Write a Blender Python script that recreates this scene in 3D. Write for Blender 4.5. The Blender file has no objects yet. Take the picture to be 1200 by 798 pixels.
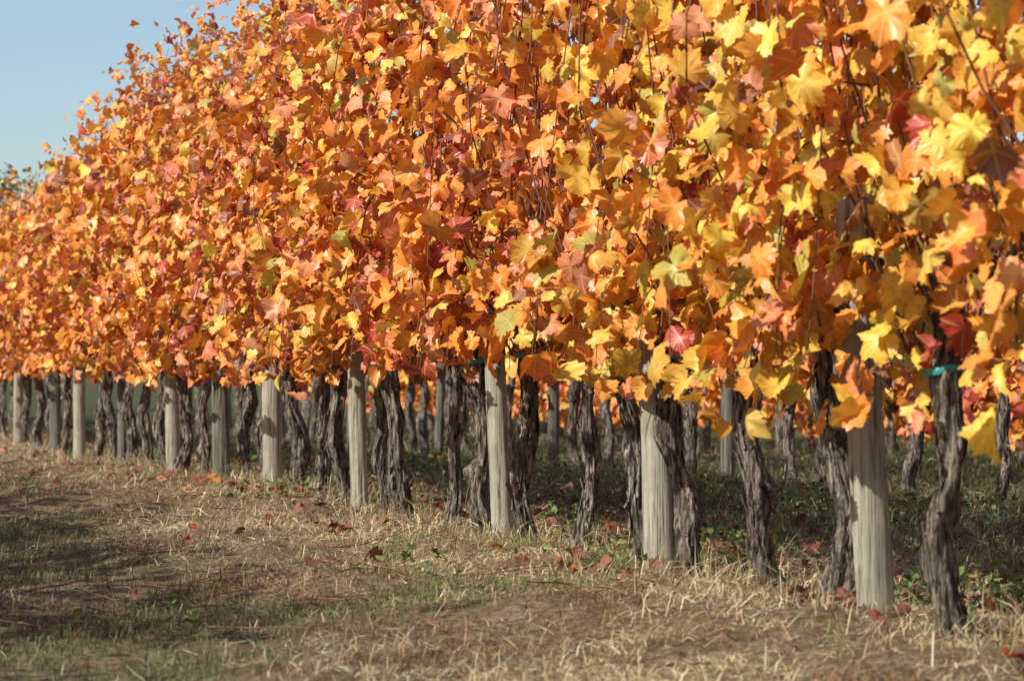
import bpy, math, numpy as np
from mathutils import Vector
rng = np.random.default_rng(7)
sc = bpy.context.scene
sc.view_settings.view_transform='Standard'
sc.view_settings.look='None'
sc.view_settings.exposure=0

# ---------------------------------------------------------------- helpers
def vnoise(x, y, seed=0):
    x=np.asarray(x,float); y=np.asarray(y,float)
    xi=np.floor(x).astype(np.int64); yi=np.floor(y).astype(np.int64)
    fx=x-xi; fy=y-yi; fx=fx*fx*(3-2*fx); fy=fy*fy*(3-2*fy)
    def h(a,b):
        v=np.sin(a*127.1+b*311.7+seed*74.7)*43758.5453
        return v-np.floor(v)
    return (h(xi,yi)*(1-fx)+h(xi+1,yi)*fx)*(1-fy)+(h(xi,yi+1)*(1-fx)+h(xi+1,yi+1)*fx)*fy
def ss(a,b,x):
    t=np.clip((x-a)/(b-a),0,1); return t*t*(3-2*t)

D=np.array([-0.2507,0.9681]); N=np.array([-0.9681,-0.2507]); O=np.array([3.091,0.0])
def row_xy(t,w):
    t=np.asarray(t,float); w=np.asarray(w,float)
    return O[0]+D[0]*t+N[0]*w, O[1]+D[1]*t+N[1]*w
def ground_h(x,y):
    x=np.asarray(x,float); y=np.asarray(y,float)
    fade=1-ss(60,120,np.hypot(x,y))
    w=(x-O[0])*N[0]+(y-O[1])*N[1]
    h=(vnoise(x*.45,y*.3,1)-.5)*.10+(vnoise(x*1.7,y*1.5,2)-.5)*.07+(vnoise(x*6,y*6,3)-.5)*.035
    h=h-0.04*ss(1.0,2.2,w)+.03*np.exp(-((w-.35)/.5)**2)
    return h*fade-.20*ss(14,36,y)+2.2*ss(-9,-40,w)

def make_mesh(name, verts, tris, mat, col=None, luv=None, smooth=True, quads=False):
    k=4 if quads else 3
    me=bpy.data.meshes.new(name)
    nv=len(verts); nf=len(tris)
    me.vertices.add(nv); me.vertices.foreach_set('co',np.ascontiguousarray(verts,dtype=np.float32).ravel())
    me.loops.add(nf*k); me.loops.foreach_set('vertex_index',np.ascontiguousarray(tris,dtype=np.int32).ravel())
    me.polygons.add(nf); me.polygons.foreach_set('loop_start',np.arange(0,nf*k,k,dtype=np.int32))
    me.polygons.foreach_set('use_smooth',np.full(nf,smooth))
    me.update(calc_edges=True)
    if col is not None:
        a=me.attributes.new('lcol','FLOAT_COLOR','POINT')
        c=np.ones((nv,4),np.float32); c[:,:3]=col; a.data.foreach_set('color',c.ravel())
    if luv is not None:
        a=me.attributes.new('luv','FLOAT_VECTOR','POINT')
        a.data.foreach_set('vector',np.ascontiguousarray(luv,dtype=np.float32).ravel())
    me.materials.append(mat)
    ob=bpy.data.objects.new(name,me); sc.collection.objects.link(ob)
    return ob

class NT:
    def __init__(s,mat): s.t=mat.node_tree; s.n=s.t.nodes; s.l=s.t.links
    def add(s,ty,**k):
        n=s.n.new(ty)
        for a,b in k.items(): setattr(n,a,b)
        return n
    def link(s,a,b): s.l.new(a,b)
    def math(s,op,a,b=None,c=None,clamp=False):
        n=s.n.new('ShaderNodeMath'); n.operation=op; n.use_clamp=clamp
        for i,v in enumerate((a,b,c)):
            if v is None: continue
            if isinstance(v,(int,float)): n.inputs[i].default_value=v
            else: s.l.new(v,n.inputs[i])
        return n.outputs[0]
    def mix(s,f,a,b,mode='MIX'):
        n=s.n.new('ShaderNodeMix'); n.data_type='RGBA'; n.blend_type=mode
        for i,v in ((0,f),(6,a),(7,b)):
            if isinstance(v,(int,float)): n.inputs[i].default_value=v
            elif isinstance(v,tuple): n.inputs[i].default_value=(*v,1)
            else: s.l.new(v,n.inputs[i])
        return n.outputs[2]
    def noise(s,vec,scale,detail=4,rough=.55):
        n=s.n.new('ShaderNodeTexNoise'); n.inputs['Scale'].default_value=scale
        n.inputs['Detail'].default_value=detail; n.inputs['Roughness'].default_value=rough
        if vec is not None: s.l.new(vec,n.inputs['Vector'])
        return n.outputs['Fac']
    def ramp(s,f,stops):
        n=s.n.new('ShaderNodeValToRGB'); e=n.color_ramp.elements
        e[0].position=stops[0][0]; e[0].color=(*stops[0][1],1)
        e[1].position=stops[-1][0]; e[1].color=(*stops[-1][1],1)
        for p,c in stops[1:-1]:
            q=e.new(p); q.color=(*c,1)
        s.l.new(f,n.inputs[0]); return n.outputs[0]
def new_mat(name):
    m=bpy.data.materials.new(name); m.use_nodes=True
    nt=NT(m); return m,nt,m.node_tree.nodes['Principled BSDF'],m.node_tree.nodes['Material Output']

# ---------------------------------------------------------------- materials
def leaf_material(name,trans=.38,rough=.45,veins=True,detail=True):
    m,nt,p,out=new_mat(name)
    c=nt.add('ShaderNodeAttribute',attribute_name='lcol').outputs['Color']
    g=nt.add('ShaderNodeNewGeometry').outputs['Position']
    col=c
    if detail:
        n1=nt.noise(g,60,2,.6)
        col=nt.mix(nt.math('MULTIPLY',nt.math('SUBTRACT',n1,.50),2.2,clamp=True),c,(.48,.10,.03))
    if veins:
        uv=nt.add('ShaderNodeAttribute',attribute_name='luv').outputs['Vector']
        sp=nt.add('ShaderNodeSeparateXYZ'); nt.link(uv,sp.inputs[0])
        ax=nt.math('ABSOLUTE',sp.outputs[0]); y=sp.outputs[1]
        best=None
        for ang in (0,52,112):
            sx,cy=math.sin(math.radians(ang)),math.cos(math.radians(ang))
            d=nt.math('ABSOLUTE',nt.math('SUBTRACT',nt.math('MULTIPLY',ax,cy),nt.math('MULTIPLY',y,sx)))
            al=nt.math('ADD',nt.math('MULTIPLY',ax,sx),nt.math('MULTIPLY',y,cy))
            d=nt.math('ADD',d,nt.math('LESS_THAN',al,0.0))
            best=d if best is None else nt.math('MINIMUM',best,d)
        v=nt.math('SUBTRACT',1.0,nt.math('DIVIDE',best,.04),clamp=True)
        col=nt.mix(nt.math('MULTIPLY',v,.55),col,(.80,.60,.20))
    nt.link(col,p.inputs['Base Color']); p.inputs['Roughness'].default_value=rough
    p.inputs['Specular IOR Level'].default_value=.5
    t=nt.add('ShaderNodeBsdfTranslucent')
    nt.link(nt.mix(1.0,col,(1.0,.82,.45),'MULTIPLY'),t.inputs[0])
    mx=nt.add('ShaderNodeMixShader'); mx.inputs[0].default_value=trans
    nt.link(p.outputs[0],mx.inputs[1]); nt.link(t.outputs[0],mx.inputs[2]); nt.link(mx.outputs[0],out.inputs[0])
    return m
M_leaf=leaf_material('autumn_vine_leaf',.22,.4)
M_leaf2=leaf_material('autumn_vine_leaf_plain',.20,.5,False,False)
M_dead=leaf_material('fallen_vine_leaf',.10,.7,False)
def grass_mat():
    m,nt,p,out=new_mat('dry_grass')
    c=nt.add('ShaderNodeAttribute',attribute_name='lcol').outputs['Color']
    nt.link(c,p.inputs['Base Color']); p.inputs['Roughness'].default_value=.55
    t=nt.add('ShaderNodeBsdfTranslucent'); nt.link(c,t.inputs[0])
    mx=nt.add('ShaderNodeMixShader'); mx.inputs[0].default_value=.2
    nt.link(p.outputs[0],mx.inputs[1]); nt.link(t.outputs[0],mx.inputs[2]); nt.link(mx.outputs[0],out.inputs[0])
    return m
M_grass=grass_mat()
def ground_mat():
    m,nt,p,out=new_mat('vineyard_ground')
    g=nt.add('ShaderNodeNewGeometry').outputs['Position']
    a=nt.ramp(nt.noise(g,28,5,.7),[(.3,(.09,.06,.034)),(.5,(.25,.18,.10)),(.7,(.50,.39,.24))])
    gr=nt.ramp(nt.noise(g,40,4,.7),[(.3,(.025,.036,.013)),(.7,(.10,.115,.04))])
    f=nt.ramp(nt.noise(g,.9,3,.6),[(.45,(0,0,0)),(.65,(1,1,1))])
    sp=nt.add('ShaderNodeSeparateXYZ'); nt.link(g,sp.inputs[0])
    w=nt.math('ADD',nt.math('MULTIPLY',nt.math('SUBTRACT',sp.outputs[0],O[0]),N[0]),nt.math('MULTIPLY',sp.outputs[1],N[1]))
    beh=nt.math('MULTIPLY',nt.math('SUBTRACT',-.6,w),.8,clamp=True)
    f2=nt.math('MAXIMUM',nt.math('MULTIPLY',f,.4),nt.math('MULTIPLY',beh,.85))
    col=nt.mix(f2,a,gr)
    nt.link(col,p.inputs['Base Color']); p.inputs['Roughness'].default_value=.95
    p.inputs['Specular IOR Level'].default_value=.1
    b=nt.add('ShaderNodeBump'); b.inputs['Strength'].default_value=.8; b.inputs['Distance'].default_value=.03
    nt.link(nt.noise(g,60,4,.75),b.inputs['Height']); nt.link(b.outputs[0],p.inputs['Normal'])
    return m
M_ground=ground_mat()
def wood_mat(name,stops,sx,sz,bump,rough=.85,extra=None):
    m,nt,p,out=new_mat(name)
    tc=nt.add('ShaderNodeNewGeometry').outputs['Position']
    mp=nt.add('ShaderNodeMapping'); mp.inputs['Scale'].default_value=(sx,sx,sz); nt.link(tc,mp.inputs[0])
    n=nt.noise(mp.outputs[0],1.0,5,.65)
    col=nt.ramp(n,stops)
    n2=nt.noise(tc,9,3,.6)
    col=nt.mix(nt.math('MULTIPLY',nt.math('SUBTRACT',n2,.42),2.2,clamp=True),col,extra or (.10,.09,.06))
    nt.link(col,p.inputs['Base Color']); p.inputs['Roughness'].default_value=rough
    p.inputs['Specular IOR Level'].default_value=.2
    b=nt.add('ShaderNodeBump'); b.inputs['Strength'].default_value=1; b.inputs['Distance'].default_value=bump
    nt.link(n,b.inputs['Height']); nt.link(b.outputs[0],p.inputs['Normal'])
    return m
M_bark=wood_mat('vine_bark',[(.40,(.022,.016,.012)),(.49,(.19,.15,.115)),(.62,(.56,.47,.37))],70,11,.04,.9,(.14,.11,.085))
M_post=wood_mat('weathered_post_wood',[(.36,(.09,.08,.055)),(.43,(.35,.32,.24)),(.56,(.46,.42,.33)),(.7,(.56,.52,.42))],80,3,.010,.85,(.26,.24,.17))
M_postg=wood_mat('grey_post_wood',[(.38,(.045,.042,.032)),(.48,(.17,.165,.13)),(.7,(.30,.285,.22))],80,3,.012,.85,(.11,.11,.08))
M_cane=wood_mat('vine_cane',[(.3,(.12,.05,.025)),(.7,(.30,.15,.08))],60,20,.001,.6,(.2,.1,.05))
def plain(name,c,r,met=0):
    m,nt,p,out=new_mat(name)
    g=nt.add('ShaderNodeNewGeometry').outputs['Position']
    col=nt.mix(nt.noise(g,40,3),tuple(x*.6 for x in c),tuple(min(1,x*1.3) for x in c))
    nt.link(col,p.inputs['Base Color']); p.inputs['Roughness'].default_value=r; p.inputs['Metallic'].default_value=met
    return m
M_tie=plain('teal_tie_plastic',(.03,.33,.27),.5)
M_wire=plain('galvanised_wire',(.35,.35,.34),.5,.8)

# ---------------------------------------------------------------- ground sheet
def axis(lo,hi,a,b,step,outer):
    core=np.arange(a,b+1e-6,step)
    l=a-np.geomspace(step,a-lo,outer); r=b+np.geomspace(step,hi-b,outer)
    return np.concatenate([l[::-1],core,r])
gx=axis(-900,900,-9,9,.06,60); gy=axis(-900,1500,3,40,.09,60)
X,Y=np.meshgrid(gx,gy); Z=ground_h(X,Y)
V=np.stack([X,Y,Z],-1).reshape(-1,3); nx=len(gx); ny=len(gy)
i=np.arange(nx-1)[None,:]+np.arange(ny-1)[:,None]*nx
F=np.stack([i,i+1,i+1+nx,i+nx],-1).reshape(-1,4)
make_mesh('ground',V,F,M_ground,quads=True)

# ---------------------------------------------------------------- leaf templates (grape leaf: broad, shallow lobes, toothed)
half=[(0,1.0),(6,.88),(10,.93),(16,.79),(21,.84),(27,.71),(33,.69),(38,.80),(43,.79),(52,.96),(58,.82),(63,.86),(70,.73),(77,.70),(84,.80),(92,.74),(100,.86),(108,.75),(116,.80),(127,.66),(138,.71),(151,.56),(164,.50),(175,.18)]
half_lo=[(0,1.0),(20,.84),(33,.72),(52,.95),(80,.71),(106,.83),(135,.67),(165,.48)]
def template(h,r,ring=True):
    a=[(t,q) for t,q in h]+[(360-t,q) for t,q in reversed(h[1:])]
    th=np.radians([q[0] for q in a]); rr=np.array([q[1] for q in a])
    lob=r.uniform(.7,1.35); rr=.82+(rr-.82)*np.where((th>math.radians(150))&(th<math.radians(210)),1,lob)
    rr=rr*(1+r.normal(0,.035,len(a)))
    th=th+r.normal(0,.02,len(a))
    x=np.sin(th)*rr*r.uniform(.95,1.12); y=np.cos(th)*rr; n=len(a)
    P=[np.zeros((1,2))]; 
    if ring: P.append(np.stack([x,y],-1)*.58)
    P.append(np.stack([x,y],-1)); P=np.concatenate(P)
    j=np.arange(n); k=(j+1)%n
    T=[np.stack([np.zeros(n,int),1+k,1+j],-1)]
    if ring:
        T.append(np.stack([1+j,1+k,1+n+k],-1)); T.append(np.stack([1+j,1+n+k,1+n+j],-1))
    T=np.concatenate(T)
    R=np.hypot(P[:,0],P[:,1]); A=np.arctan2(P[:,0],P[:,1])
    fold=r.uniform(-.2,.8); droop=r.uniform(-.8,.3); wav=r.uniform(.05,.22); tw=r.normal(0,.35); ph=r.uniform(0,6.28)
    z=fold*np.abs(P[:,0])+droop*R**2*.7+wav*R**1.5*np.sin(A*r.integers(3,6)+ph)+tw*P[:,0]*P[:,1]
    z+=r.normal(0,.04,len(z))*R
    P3=np.stack([P[:,0]*(1-.3*abs(fold)),P[:,1]*(1-.12*abs(droop)),z],-1)
    return P3,T,R
tr=np.random.default_rng(3)
HI=[template(half,tr) for _ in range(28)]
LO=[template(half_lo,tr,False) for _ in range(10)]

PC=np.array([[.88,.37,.06],[.91,.62,.10],[.50,.50,.12],[.50,.08,.045],[.86,.36,.17],[.34,.14,.08],[.90,.46,.08]])
PE=np.array([[.83,.23,.035],[.90,.50,.07],[.74,.53,.10],[.36,.04,.03],[.76,.21,.10],[.26,.09,.055],[.88,.33,.045]])
def leaf_cols(n,w,r):
    c=np.cumsum(w,1); c/=c[:,-1:]
    k=(r.random((n,1))>c).sum(1).clip(0,6)
    v=r.normal(1,.14,(n,1)).clip(.55,1.12)
    j=r.normal(1,.07,(n,3))
    return (PC[k]*v*j).clip(.01,.93),(PE[k]*v*j).clip(.01,.93)
def build_leaves(name,pos,nrm,tip,size,cc,ce,temps,mat,r):
    n=len(pos)
    nrm=nrm/np.linalg.norm(nrm,axis=1,keepdims=True)
    tip=tip-nrm*(tip*nrm).sum(1,keepdims=True); tip/=np.linalg.norm(tip,axis=1,keepdims=True)
    rt=np.cross(tip,nrm)
    which=r.integers(0,len(temps),n); VV=[];TT=[];CC=[];UU=[];off=0
    for q,(P,T,R) in enumerate(temps):
        s=np.where(which==q)[0]; m=len(s)
        if m==0: continue
        sz=size[s][:,None,None]
        asp=r.uniform(.85,1.1,(m,1,1)); zs=r.uniform(.5,1.4,(m,1,1))
        v=pos[s][:,None,:]+sz*(asp*P[None,:,0:1]*rt[s][:,None,:]+P[None,:,1:2]*tip[s][:,None,:]+zs*P[None,:,2:3]*nrm[s][:,None,:])
        k=len(P); VV.append(v.reshape(-1,3))
        TT.append((T[None]+(np.arange(m)*k)[:,None,None]+off).reshape(-1,3)); off+=m*k
        f=np.clip(R,0,1)[None,:,None]**1.3
        CC.append((cc[s][:,None,:]*(1-f)+ce[s][:,None,:]*f).reshape(-1,3))
        UU.append(np.broadcast_to(np.stack([P[:,0],P[:,1],R],-1)[None],(m,k,3)).reshape(-1,3))
    return make_mesh(name,np.concatenate(VV),np.concatenate(TT),mat,np.concatenate(CC),np.concatenate(UU))

def z2t(x): return (10510/(np.asarray(x,float)+281))*1.033
fx=[1200,1125,1095,1060,1010,980,950,905,860,830,808,780,765,740,700,650,625,605,590,555,520,465,430,390,330,250,170,80,0]
fh=[.60,.78,.78,.48,.74,.54,.72,.66,.46,.68,.86,.86,.60,.76,.72,.60,.68,.84,.84,.88,.78,.78,.54,.74,.66,.60,.68,.66,.58]
ft=z2t(fx)
def hmin_row1(t): return np.interp(t,ft,fh,left=.66,right=.60)

def tube(P,Rr,sides):
    m,k,_=P.shape
    T=np.gradient(P,axis=1); T/=np.linalg.norm(T,axis=2,keepdims=True)+1e-9
    ref=np.where(np.abs(T[...,2:3])>.8,np.array([1.,0,0]),np.array([0,0,1.]))
    A=np.cross(T,ref); A/=np.linalg.norm(A,axis=2,keepdims=True)+1e-9; B=np.cross(T,A)
    th=np.arange(sides)*2*math.pi/sides
    v=P[:,:,None,:]+Rr[:,:,None,None]*(np.cos(th)[None,None,:,None]*A[:,:,None,:]+np.sin(th)[None,None,:,None]*B[:,:,None,:])
    idx=np.arange(m*k*sides).reshape(m,k,sides); nx_=np.roll(idx,-1,axis=2)
    q=np.stack([idx[:,:-1],nx_[:,:-1],nx_[:,1:],idx[:,1:]],-1).reshape(-1,4)
    return v.reshape(-1,3),q

def foliage(name,w0,t0,t1,dens,K,temps,seed,hfun,Htop=2.95,canes=True,sizek=1.0,drop=.22,mat=None,strands=None):
    r=np.random.default_rng(seed); n=int((t1-t0)*dens)
    t=r.uniform(t0,t1,n)
    H=Htop+(vnoise(t*1.1,t*0,seed)-.5)*.35+(vnoise(t*3.3,t*0,seed+3)-.5)*.45+r.normal(0,.10,n)
    if w0<=0: H=H-.45*ss(22,42,t)
    side=r.choice([-1,1],n)
    ws=r.normal(0,.10,n); bow=np.abs(r.normal(.22,.12,n))*side
    lean=r.normal(0,.22,n); ph=r.uniform(0,6.28,n)
    s=(np.arange(K)[None,:]+r.uniform(0,1,(n,K)))/K
    hang=r.random(n)<drop
    def path(s):
        h=.78+s*(H[:,None]-.78)
        w=ws[:,None]+bow[:,None]*np.sin(np.clip(s*1.15,0,1)*math.pi*.95)+.03*np.sin(s*9+ph[:,None])
        tt=t[:,None]+lean[:,None]*s+.05*np.sin(s*6+ph[:,None]*2)
        hh=(1.0+1.3*(np.sin(ph)*.5+.5))[:,None]
        h2=hh+.15*np.sin(s*3)-s**1.5*(hh-.40)
        w2=ws[:,None]+side[:,None]*(.18+.25*np.sqrt(s))
        h=np.where(hang[:,None],h2,h); w=np.where(hang[:,None],w2,w)
        return tt,w,h
    tt,w,h=path(s)
    bulge=(vnoise(tt*1.6+50,h*1.6,seed+5)-.5)*.42+(vnoise(tt*4+50,h*4,seed+6)-.5)*.24
    w=w+side[:,None]*bulge
    wl=w+r.normal(0,.085,w.shape)+side[:,None]*.03; tl=tt+r.normal(0,.085,w.shape); hl=h+r.normal(0,.06,w.shape)
    wl=wl.ravel();tl=tl.ravel();hl=hl.ravel(); sd=np.sign(wl+r.normal(0,.08,len(wl)))
    if w0<-5: hl=hl-.72*np.clip(1-(hl-.4)/2.4,0,1)      # back-row skirts lowered to the grass, added to darken the gap beneath
    sfl=s.ravel(); hg=np.repeat(hang,K)
    keep=(hl>hfun(tl)+.04+r.exponential(.05,len(hl)))
    cl=vnoise(tl*3.1,hl*3.1,seed+9)
    keep&=~((cl<.27)&(r.random(len(hl))<.5))
    wl,tl,hl,sd,sfl,hg=[a[keep] for a in (wl,tl,hl,sd,sfl,hg)]
    sz_=np.ones(len(wl)); 
    if strands:
        for (st,sw,sh,cnt) in strands:
            u=r.uniform(0,1,cnt); 
            tl=np.append(tl,st+r.normal(0,.055,cnt)); wl=np.append(wl,sw-.18*(1-u)+r.normal(0,.04,cnt))
            hl=np.append(hl,1.0+(sh+.08-1.0)*u); sd=np.append(sd,np.ones(cnt)); sfl=np.append(sfl,u*0); hg=np.append(hg,np.ones(cnt,bool)); sz_=np.append(sz_,np.full(cnt,1.0))
    m=len(wl)
    x,y=row_xy(tl,w0+wl); pos=np.stack([x,y,hl],-1)
    if w0<-9: pos[:,2]+=ground_h(x,y)
    N3=np.array([N[0],N[1],0]); U=np.array([0,0,1.])
    nrm=sd[:,None]*N3*.85+U*.40+r.normal(0,.60,(m,3))
    tip=-U*.8+sd[:,None]*N3*.35+r.normal(0,.55,(m,3))
    size=sz_*r.uniform(.036,.090,m)*sizek*(1-.4*(~hg.astype(bool))*np.clip(sfl-.75,0,1)/.25)
    zz=tl/1.033
    near=1-ss(7.6,10.8,zz); mid=ss(9,12,zz)*(1-ss(18,24,zz)); far=ss(18,26,zz)
    size=size*(1-.08*near)
    cn=vnoise(tl*1.5,hl*1.5,seed+21); c2=vnoise(tl*.8+9,hl*.8,seed+31); c3=vnoise(tl*4,hl*4,seed+41)
    W=np.zeros((m,7))
    W[:,0]=1.8+.8*mid+.8*far+c2-.6*near
    W[:,1]=.30+3.9*near+1.8*ss(.5,.85,cn)
    W[:,2]=.20+.9*near*ss(.4,.7,c3)+.7*ss(.55,.85,c2)
    W[:,3]=.14+1.1*ss(.55,.85,c3)*(1-.7*near)+.9*mid*ss(.5,.2,cn)+.25*far
    W[:,4]=.7+1.0*mid+.9*far
    W[:,5]=.24+.16*(1-near)
    W[:,6]=1.7+.8*near
    cc,ce=leaf_cols(m,W,r)
    ob=build_leaves(name,pos,nrm,tip,size,cc,ce,temps,mat or M_leaf,r)
    if canes:
        sp=np.broadcast_to(np.linspace(0,.93,9)[None],(n,9))
        a,b,c=path(sp); 
        x,y=row_xy(a,w0+b); P=np.stack([x,y,np.maximum(c,.72)],-1)
        R_=np.linspace(.0040,.0014,9)[None]*np.ones((n,1))
        v,q=tube(P,R_,4)
        c_=make_mesh('canes',v,q,M_cane,quads=True); c_.parent=ob
    return ob,m
flat=lambda t: .52+.16*vnoise(np.asarray(t)*2,0*np.asarray(t),77)
low=lambda t: .02+.1*vnoise(np.asarray(t)*2,0*np.asarray(t),78)
vlow=lambda t: -.3+0*np.asarray(t)
sr=np.random.default_rng(5)
ST1=[(8.13,.45,.50,12),(7.36,.45,.52,13),(6.97,.45,.50,10),(6.35,.42,.50,12),(8.68,.42,.52,9),(6.7,.40,.62,12)]
ST2=[(t_,sr.uniform(.25,.45),sr.uniform(.52,.70),8) for t_ in np.concatenate([sr.uniform(9.2,24,26)])]
tot=[]
o,m=foliage('vine_foliage',0,4.5,9,33,46,HI,19,hmin_row1,strands=ST1); tot.append(m)
o,m=foliage('vine_foliage',0,9,24,28,46,HI,11,hmin_row1,strands=ST2); tot.append(m)
o,m=foliage('vine_foliage',0,24,62,18,38,LO,12,hmin_row1,sizek=1.1); tot.append(m)
o,m=foliage('vine_foliage',-3.8,3,60,10,28,LO,13,flat,sizek=1.3,mat=M_leaf2); tot.append(m)
o,m=foliage('vine_foliage',-7.6,3,60,10,24,LO,14,low,canes=False,sizek=1.45,drop=.5,mat=M_leaf2); tot.append(m)
o,m=foliage('vine_foliage',-11.4,3,70,8,24,LO,16,vlow,canes=False,sizek=1.8,drop=.6,mat=M_leaf2); tot.append(m)
o,m=foliage('vine_foliage',5.6,-4,7.4,6,22,LO,15,flat,Htop=2.6,sizek=1.15,mat=M_leaf2); tot.append(m)
o,m=foliage('vine_foliage',5.6,7.4,45,18,32,LO,17,flat,Htop=3.35,sizek=1.4,mat=M_leaf2); tot.append(m)
print('LEAVES',tot)

# ---------------------------------------------------------------- vine trunks
def vine(t,w=0,R=.045,lean=(0,0),H=.92,seed=0,tie=False,seg=44,rings=70):
    r=np.random.default_rng(seed+1000); R=R*.78
    x0,y0=row_xy(t,w); g=float(ground_h(x0,y0))
    if g<-.04: H=H-g-.04
    z=np.linspace(-.06,H,rings); u=np.clip(z/H,0,1)
    def wob(a): return a*(np.sin(z*r.uniform(4,8)+r.uniform(0,6))+.5*np.sin(z*r.uniform(12,18)+r.uniform(0,6)))
    cx=lean[0]*u*H+wob(.023); cy=lean[1]*u*H+wob(.020)
    cx-=np.interp(0,z,cx); cy-=np.interp(0,z,cy)
    th=np.arange(seg)*2*math.pi/seg
    Rz=R*(1.06-.16*u+.30*np.exp(-((z)/.05)**2)+.45*ss(.84,1.0,u)+.14*np.sin(z*r.uniform(8,18)+r.uniform(0,6))+.08*np.sin(z*r.uniform(25,40)+r.uniform(0,6)))
    TH,ZZ=np.meshgrid(th,z)
    tw=r.uniform(-5,5)
    d=np.zeros_like(TH)
    for k,a in ((2,.15),(3,.13),(5,.09),(7,.07),(9,.07),(13,.06),(17,.05)):
        if k*2.2>seg: continue
        d+=a*np.sin(k*TH+r.uniform(0,6)+tw*ZZ*(1 if k<6 else 1.5)+1.1*np.sin(ZZ*r.uniform(6,22)+r.uniform(0,6)))
    d-=.16*np.clip(np.sin(4*TH+tw*ZZ*1.3+1.5*np.sin(ZZ*9+seed))-.75,0,1)*4*.5
    d+=(vnoise(TH*6,ZZ*26,seed)-.5)*.30*np.clip(np.sin(TH/2),0,1)**.3
    d+=r.normal(0,.035,d.shape)
    for _ in range(4):
        zk=r.uniform(.1,H); tk=r.uniform(0,6.28)
        dd=np.angle(np.exp(1j*(TH-tk)))
        d+=r.uniform(.2,.6)*np.exp(-((ZZ-zk)/.028)**2-(dd/.5)**2)
    RR=Rz[:,None]*(1+d)
    V=np.stack([x0+cx[:,None]+RR*np.cos(TH),y0+cy[:,None]+RR*np.sin(TH),g+ZZ],-1)
    idx=np.arange(rings*seg).reshape(rings,seg); nx_=np.roll(idx,-1,1)
    Q=np.stack([idx[:-1],nx_[:-1],nx_[1:],idx[1:]],-1).reshape(-1,4)
    V=V.reshape(-1,3)
    tops=np.array([x0+cx[-1],y0+cy[-1],g+H-.05])
    parts=[(V,Q)]
    for sg in (-1,1):
        s=np.linspace(0,1,8); L=r.uniform(.3,.42)
        off=D[None,:]*(sg*L*s)[:,None]
        P=np.concatenate([tops[:2]+off,(tops[2]+.10*np.sin(s*2)+.015*np.sin(s*9+seed))[:,None]],1)
        parts.append(tube(P[None],(np.linspace(.026,.012,8)*(1+r.normal(0,.12,8)))[None],8))
    ns=60; zs=r.uniform(.03,H*.85,ns); ths=r.uniform(0,6.28,ns); ln=r.uniform(.03,.13,ns)
    SV=[];SQ=[]
    for i_ in range(ns):
        zz=np.linspace(zs[i_],zs[i_]+ln[i_],4); o_=np.array([0,.002,.004,r.uniform(.006,.022)])
        if r.random()<.5:o_=o_[::-1]
        ccx=np.interp(zz,z,cx); ccy=np.interp(zz,z,cy); rz=np.interp(zz,z,Rz)*1.08+o_
        hw=r.uniform(.0015,.005)/R; sk=r.normal(0,.12)*np.linspace(0,1,4)
        for sgn in (-1,1):
            SV.append(np.stack([x0+ccx+rz*np.cos(ths[i_]+sk+sgn*hw),y0+ccy+rz*np.sin(ths[i_]+sk+sgn*hw),g+zz],-1))
        b=i_*8
        for k in range(3): SQ.append([b+k,b+4+k,b+5+k,b+k+1])
    parts.append((np.concatenate(SV),np.array(SQ)))
    off=0;VV=[];QQ=[]
    for v,q in parts: VV.append(v);QQ.append(q+off);off+=len(v)
    ob=make_mesh('grape_vine',np.concatenate(VV),np.concatenate(QQ),M_bark,quads=True)
    if tie:
        zt=tie; c=(x0+float(np.interp(zt,z,cx)),y0+float(np.interp(zt,z,cy)),g+zt)
        a=np.linspace(0,2*math.pi,25)[:-1]; rr=float(np.interp(zt,z,Rz))*1.3+.003
        VV=[]
        prof=[(0,-.010),(.003,-.005),(.003,.005),(0,.010)]
        for pr,pz in prof: VV.append(np.stack([c[0]+(rr+pr)*np.cos(a),c[1]+(rr+pr)*np.sin(a),c[2]+pz+.008*np.sin(a+1)+.003*np.sin(a*3)],-1))
        idx=np.arange(96).reshape(4,24); n2=np.roll(idx,-1,1)
        QQ=np.stack([idx[:-1],n2[:-1],n2[1:],idx[1:]],-1).reshape(-1,4)
        tb=make_mesh('tie',np.concatenate(VV),QQ,M_tie,quads=True); tb.parent=ob
    return ob
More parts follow.
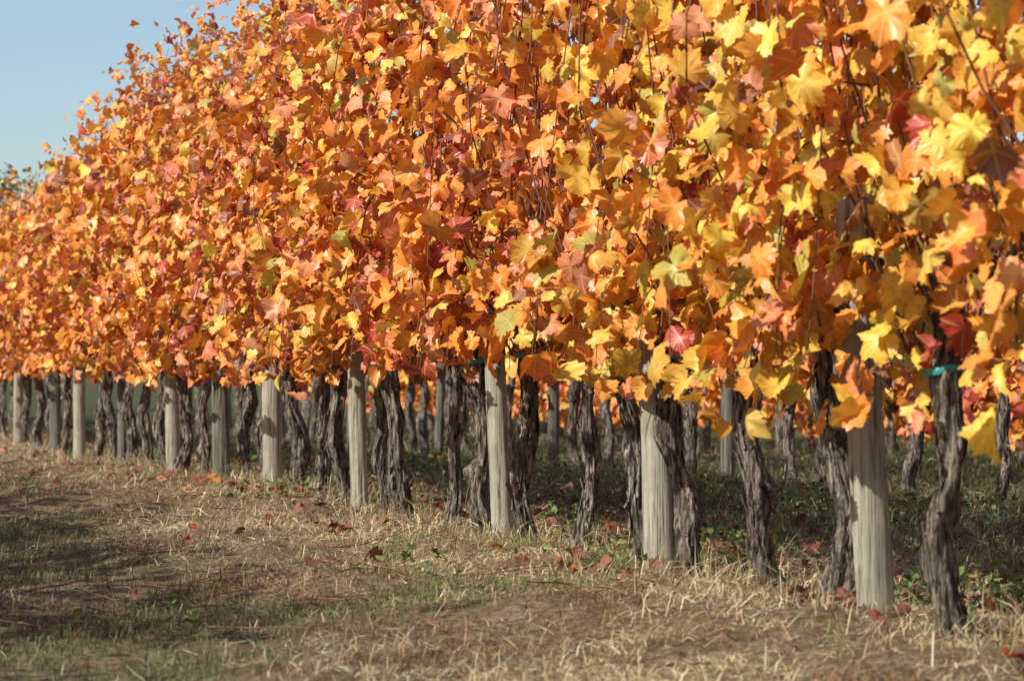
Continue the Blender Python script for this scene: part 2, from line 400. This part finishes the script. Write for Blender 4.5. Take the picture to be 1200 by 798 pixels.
def post(t,w=0,R=.048,lean=(0,0),H=1.15,mat=None,seed=0):
    r=np.random.default_rng(seed+5000); seg=32; rings=40; R=R*.90
    x0,y0=row_xy(t,w); g=float(ground_h(x0,y0))
    z=np.concatenate([np.linspace(-.08,H-.012,rings),[H]]); th=np.arange(seg)*2*math.pi/seg
    TH,ZZ=np.meshgrid(th,z)
    Rz=R*(1.03-.05*z/H+.02*np.sin(z*9+seed)); Rz[-1]-=.010
    d=.05*np.sin(2*TH+r.uniform(0,6)+ZZ)+.03*np.sin(3*TH+r.uniform(0,6)+ZZ*2)+r.normal(0,.006,TH.shape)
    for _ in range(4):
        tk=r.uniform(0,6.28); dd=np.angle(np.exp(1j*(TH-tk-.12*np.sin(ZZ*3))))
        d-=.15*np.exp(-(dd/.10)**2)*ss(0,.3,np.sin(ZZ*r.uniform(1,4)+r.uniform(0,6)))
    RR=Rz[:,None]*(1+d); u=ZZ+.01*np.sin(ZZ*4)
    V=np.stack([x0+lean[0]*u+RR*np.cos(TH),y0+lean[1]*u+RR*np.sin(TH),g+ZZ],-1).reshape(-1,3)
    n=len(z); idx=np.arange(n*seg).reshape(n,seg); nx_=np.roll(idx,-1,1)
    Q=np.stack([idx[:-1],nx_[:-1],nx_[1:],idx[1:]],-1).reshape(-1,4)
    c=len(V); V=np.concatenate([V,[[x0+lean[0]*H,y0+lean[1]*H,g+H]]])
    cap=np.array([[idx[-1][k],idx[-1][(k+1)%seg],idx[-1][(k+2)%seg],c] for k in range(0,seg,2)])
    return make_mesh('wooden_post',V,np.concatenate([Q,cap]),mat or M_post,quads=True)

zt=lambda x: float(z2t(x))
V1=[(1120,-.06,.046,.70),(980,-.03,.054,0),(904,-.07,.044,0),(808,-.05,.046,.75),(757,-.09,.045,.74),(685,-.03,.034,0),(617,.01,.048,.75),
(566,-.07,.052,.77),(523,-.05,.040,0),(468,-.03,.049,0),(443,-.03,.036,0),(399,-.08,.054,0),(375,-.04,.044,0),(342,-.02,.058,0),(311,-.02,.042,0),
(284,0,.044,0),(240,.0,.038,0),(216,.0,.048,0),(191,-.03,.044,0),(171,.0,.052,0),(156,0,.054,0),(130,-.04,.055,0),(117,0,.055,0),(77,0,.06,0),(60,0,.06,0),(47,0,.055,0),(30,0,.06,0),(16,.0,.055,0),(5,0,.055,0)]
for i_,(x,l,R,tie) in enumerate(V1):
    vine(zt(x),rng.normal(0,.02),R,(l,rng.normal(0,.05)),seed=i_,tie=tie)
tt=38.9
for i_ in range(26): vine(tt,0,.05,(rng.normal(0,.04),0),seed=60+i_,seg=14,rings=20); tt+=.8
for i_,t_ in enumerate((7.0,6.3,5.4)): vine(t_,0,.045,(rng.normal(0,.05),0),seed=90+i_)
P1=[(1038,-.055,.055,M_post),(784,-.03,.057,M_post),(598,-.05,.048,M_post),(428,-.03,.048,M_post),(325,-.01,.060,M_post),(265,-.02,.060,M_postg),(208,-.02,.06,M_post),(148,0,.055,M_postg),(96,0,.065,M_post),(68,0,.06,M_postg),(24,0,.065,M_post)]
for i_,(x,l,R,mt) in enumerate(P1): post(zt(x),.03,R,(l,0),mat=mt,seed=i_)
for i_ in range(6): post(41+i_*4,0,.05,seed=30+i_)
def simple_row(w,t0,t1,seed):
    r=np.random.default_rng(seed); t=t0; k=0
    while t<t1:
        if k%6==2: post(t,w,.055,(r.normal(0,.03),0),mat=M_postg,seed=seed+k)
        else: vine(t,w+r.normal(0,.03),r.uniform(.045,.062),(r.normal(0,.05),r.normal(0,.05)),seed=seed+k,seg=16,rings=24)
        t+=r.uniform(.6,.95); k+=1
simple_row(-3.8,6,52,300); simple_row(-7.6,12,52,500); simple_row(5.6,-2,30,700)

for w in (0,-3.8,5.6):
    VV=[];QQ=[];off=0
    for h in (.86,1.3,1.75,2.2):
        tq=np.linspace(-2 if w>0 else 3,60,60); x,y=row_xy(tq,np.full(60,w))
        P=np.stack([x,y,np.full(60,h)+.01*np.sin(tq*1.3)],-1)[None]
        v,q=tube(P,np.full((1,60),.0016),5); VV.append(v);QQ.append(q+off);off+=len(v)
    make_mesh('trellis_wire',np.concatenate(VV),np.concatenate(QQ),M_wire,quads=True)

# ---------------------------------------------------------------- grass
def blades(x,y,L,wd,dirz,col,r,bend=.5):
    n=len(x); z=ground_h(x,y)-.004
    a=r.uniform(0,6.283,n); el=dirz
    d=np.stack([np.cos(a)*np.cos(el),np.sin(a)*np.cos(el),np.sin(el)],-1)
    a2=a+r.normal(0,.5,n); el2=el-r.uniform(0,1,n)*bend*2*(.4+el)
    d2=np.stack([np.cos(a2)*np.cos(el2),np.sin(a2)*np.cos(el2),np.sin(el2)],-1)
    sdir=np.stack([-np.sin(a),np.cos(a),r.normal(0,.4,n)],-1)
    b=np.stack([x,y,z],-1); m=b+d*L[:,None]*.5; tp=m+d2*L[:,None]*.5
    gm=ground_h(tp[:,0],tp[:,1]); tp[:,2]=np.maximum(tp[:,2],gm+.003+r.random(n)*.015); 
    w=wd[:,None]*.5
    V=np.stack([b-sdir*w,b+sdir*w,m-sdir*w*.85,m+sdir*w*.85,tp],1).reshape(-1,3)
    T=np.array([[0,1,3],[0,3,2],[2,3,4]])[None]+(np.arange(n)*5)[:,None,None]
    C=np.repeat(col,5,axis=0)
    return V,T.reshape(-1,3),C
r=np.random.default_rng(21)
def samp(z0,z1,dens):
    A=(z1-z0)*2*(.19*(z0+z1)/2+1.3); n=int(A*dens)
    z=r.uniform(z0,z1,n*2); hw=.19*z+1.3; k=r.random(n*2)<hw/hw.max(); z=z[k][:n]
    x=r.uniform(-1,1,len(z))*(.19*z+1.3); return x,z
xs=[];ys=[];sc_=[]
for a,b,dn,k in ((4.5,9,3800,1.),(9,14,3000,1.1),(14,22,1300,1.5),(22,48,330,2.4)):
    x,y=samp(a,b,dn); xs.append(x);ys.append(y);sc_.append(np.full(len(x),k))
x=np.concatenate(xs);y=np.concatenate(ys);k=np.concatenate(sc_); n=len(x)
w=(x-O[0])*N[0]+(y-O[1])*N[1]
pg=.5*vnoise(x*.9,y*.45,51)+.3*vnoise(x*2.7,y*2,52)+.2*vnoise(x*9,y*9,53)
pg=pg+.22*ss(-.5,-1.3,w)-.04-.13*np.exp(-((w-.6)/.6)**2)+.06*ss(1.1,1.8,w)  # less green beside the row, so the sunlit strip is painted brighter
green=r.random(n)<(.03+.75*ss(.49,.68,pg))
tuft=vnoise(x*5,y*5,54)
L=np.where(green,r.uniform(.025,.07,n),r.uniform(.015,.095,n))*(1+.7*(tuft>.70))*(1+.6*ss(-.5,-1.2,w))
L*=1+.15*(k-1)
el=np.where(green,r.uniform(.3,1.45,n),np.abs(r.normal(.22,.45,n)))
wd=np.where(green,r.uniform(.0020,.0038,n),r.uniform(.0014,.0038,n))*k
straw=np.array([[.80,.62,.35],[.62,.46,.24],[.86,.74,.50],[.22,.145,.07],[.42,.31,.16]])
grn=np.array([[.17,.23,.06],[.25,.29,.09],[.12,.16,.05],[.35,.33,.13]])
col=np.where(green[:,None],grn[r.integers(0,4,n)],straw[r.integers(0,5,n)])*r.normal(1,.18,(n,1)).clip(.55,1.12)
brown=ss(.48,.70,.55*vnoise(x*1.3+7,y*.8,60)+.45*vnoise(x*4,y*3,64))[:,None]
col=col*(1-.62*brown*np.array([.7,.88,1.]))*(1-.28*ss(1.2,1.9,w)[:,None])*(1-.3*ss(-.8,-1.6,w)[:,None])  # darker either side of the sunlit strip: shade put into blade colour
bare=vnoise(x*2.2,y*1.6,61)
keep=~((bare<.3)&(r.random(n)<.6))
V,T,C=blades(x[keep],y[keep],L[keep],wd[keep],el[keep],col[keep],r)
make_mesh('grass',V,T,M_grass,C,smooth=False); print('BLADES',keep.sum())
n=11000; t_=r.uniform(5,40,n); tc=np.round(t_/.37)*.37+r.normal(0,.06,n); w_=r.normal(-.05,.22,n)
x,y=row_xy(tc,w_); L=r.uniform(.06,.18,n)*(.5+vnoise(tc*2,w_*0,8)); g=r.random(n)<.3
col=np.where(g[:,None],grn[r.integers(0,4,n)],straw[r.integers(0,5,n)])*r.normal(1,.15,(n,1)).clip(.6,1.12)
V,T,C=blades(x,y,L,r.uniform(.0018,.0035,n)*(1+t_/40),r.uniform(.5,1.45,n),col,r,.7)
make_mesh('grass_tufts',V,T,M_grass,C,smooth=False)
n=9000; c_n=330; cx_=r.uniform(5,34,c_n); cw=np.where(r.random(c_n)<.97,r.uniform(-3.4,-.3,c_n),r.uniform(.1,2,c_n)); ci=r.integers(0,c_n,n)
x,y=row_xy(cx_[ci]+r.normal(0,.11,n),cw[ci]+r.normal(0,.11,n)); hz=r.uniform(.005,.10,n)
pos=np.stack([x,y,ground_h(x,y)+hz],-1); nrm=np.array([0,0,1.])+r.normal(0,.45,(n,3)); tip=r.normal(0,1,(n,3))*[1,1,.3]
cc=np.array([[.14,.21,.05],[.24,.29,.08],[.09,.13,.04]])[r.integers(0,3,n)]
build_leaves('weeds',pos,nrm,tip,r.uniform(.010,.026,n),cc,cc*1.1,LO,M_leaf2,r)

# ---------------------------------------------------------------- fallen leaves
n=1500
t_=r.uniform(5,45,n); w_=np.where(r.random(n)<.86,r.normal(-.8,.7,n),r.uniform(-4,2.4,n))
for a,b,q in ((zt(395),.25,18),(zt(545),.55,10),(zt(800),.35,10),(zt(1020),.15,14),(zt(320),.4,8),(zt(700),.9,8)):
    t_=np.concatenate([t_,a+r.normal(0,.12,q)]); w_=np.concatenate([w_,b+r.normal(0,.09,q)])
n=len(t_); x,y=row_xy(t_,w_); pos=np.stack([x,y,ground_h(x,y)+r.uniform(.008,.04,n)],-1)
nrm=np.array([0,0,1.])+r.normal(0,.45,(n,3)); tip=r.normal(0,1,(n,3))*[1,1,.2]
W=np.tile(np.array([.35,.0,.0,.45,.7,4.5,.1]),(n,1)); cc,ce=leaf_cols(n,W,r)
build_leaves('fallen_leaves',pos,nrm,tip,r.uniform(.025,.06,n),cc*.8,ce*.8,HI,M_dead,r)
n=1100; t_=r.uniform(5,30,n); w_=r.uniform(-2,2.6,n); x,y=row_xy(t_,w_); a=r.uniform(0,6.28,n); L=r.uniform(.06,.38,n); s=np.linspace(0,1,6)
px=x[:,None]+np.cos(a)[:,None]*L[:,None]*s; py=y[:,None]+np.sin(a)[:,None]*L[:,None]*s+.02*np.sin(s*5)[None]*r.normal(0,1,(n,1))
pz=ground_h(px,py)+.014+(r.random((n,1))**3)*.07*s
v,q=tube(np.stack([px,py,pz],-1),np.linspace(1,.5,6)[None]*r.uniform(.0012,.0035,(n,1)),5)
make_mesh('vine_prunings',v,q,M_cane,quads=True)

# ---------------------------------------------------------------- trees
def tree(x0,y0,H,seed,nl=3500,ls=(.04,.08),name='bare_tree'):
    r=np.random.default_rng(seed); segs=[]
    def grow(p,d,L,R,lv):
        pts=[p]; 
        for k_ in range(4):
            d=d+r.normal(0,.13,3); d/=np.linalg.norm(d); p=p+d*L/4; pts.append(p)
        segs.append((np.array(pts),np.linspace(R,R*.6,5)))
        if lv<5:
            for c in range(3 if lv else 5):
                nd=d*.8+r.normal(0,.55,3)+[0,0,.15]; nd/=np.linalg.norm(nd)
                grow(pts[r.integers(2,5)],nd,L*r.uniform(.6,.8),R*.55,lv+1)
    grow(np.array([x0,y0,-.3]),np.array([0,0,1.]),H*.35,H*.022,0)
    P=np.array([s[0] for s in segs]); R=np.array([s[1] for s in segs])
    v,q=tube(P,R,5); ob=make_mesh(name,v,q,M_bark,quads=True)
    ends=P[-int(len(P)*.9):].reshape(-1,3); pk=ends[r.integers(0,len(ends),nl)]+r.normal(0,.12,(nl,3)); pk=pk[pk[:,2]>H*.3]
    m=len(pk); c=np.array([.20,.18,.08])*r.normal(1,.2,(m,1))
    lf=build_leaves('leaves',pk,r.normal(0,1,(m,3)),r.normal(0,1,(m,3)),r.uniform(*ls,m),c,c,LO,M_leaf2,r); lf.parent=ob
tree(-13.3,74,7.2,5,nl=2000)
tree(-5.0,4.4,4.4,9,nl=2600,ls=(.03,.06),name='added_shadow_tree')  # unseen tree left of frame, added to cast streak shadows on the foreground

# ---------------------------------------------------------------- light
az=math.radians(194.5+20); el=math.radians(36)
sd=Vector((math.cos(az)*math.cos(el),math.sin(az)*math.cos(el),math.sin(el)))
L=bpy.data.lights.new('sun','SUN'); L.energy=5.0; L.angle=math.radians(.5); L.color=(1,.97,.89)
so=bpy.data.objects.new('sun',L); sc.collection.objects.link(so); so.rotation_euler=sd.to_track_quat('Z','Y').to_euler()
W=bpy.data.worlds.new('World'); sc.world=W; W.use_nodes=True; nt=W.node_tree
sky=nt.nodes.new('ShaderNodeTexSky'); sky.sky_type='NISHITA'; sky.sun_disc=False
sky.sun_elevation=el; sky.sun_rotation=math.atan2(sd.x,sd.y)%(2*math.pi); sky.air_density=1; sky.dust_density=1.0; sky.ozone_density=2.5
nt.links.new(sky.outputs[0],nt.nodes['Background'].inputs[0]); nt.nodes['Background'].inputs[1].default_value=.14

# ---------------------------------------------------------------- camera
cam=bpy.data.cameras.new('camera'); co=bpy.data.objects.new('camera',cam); sc.collection.objects.link(co)
cam.sensor_width=36; cam.lens=102; cam.clip_end=4000; cam.clip_start=.05
co.location=(0,0,.7); co.rotation_euler=(math.radians(90.69),0,0)
cam.dof.use_dof=True; cam.dof.focus_distance=12.0; cam.dof.aperture_fstop=7.0
sc.camera=co
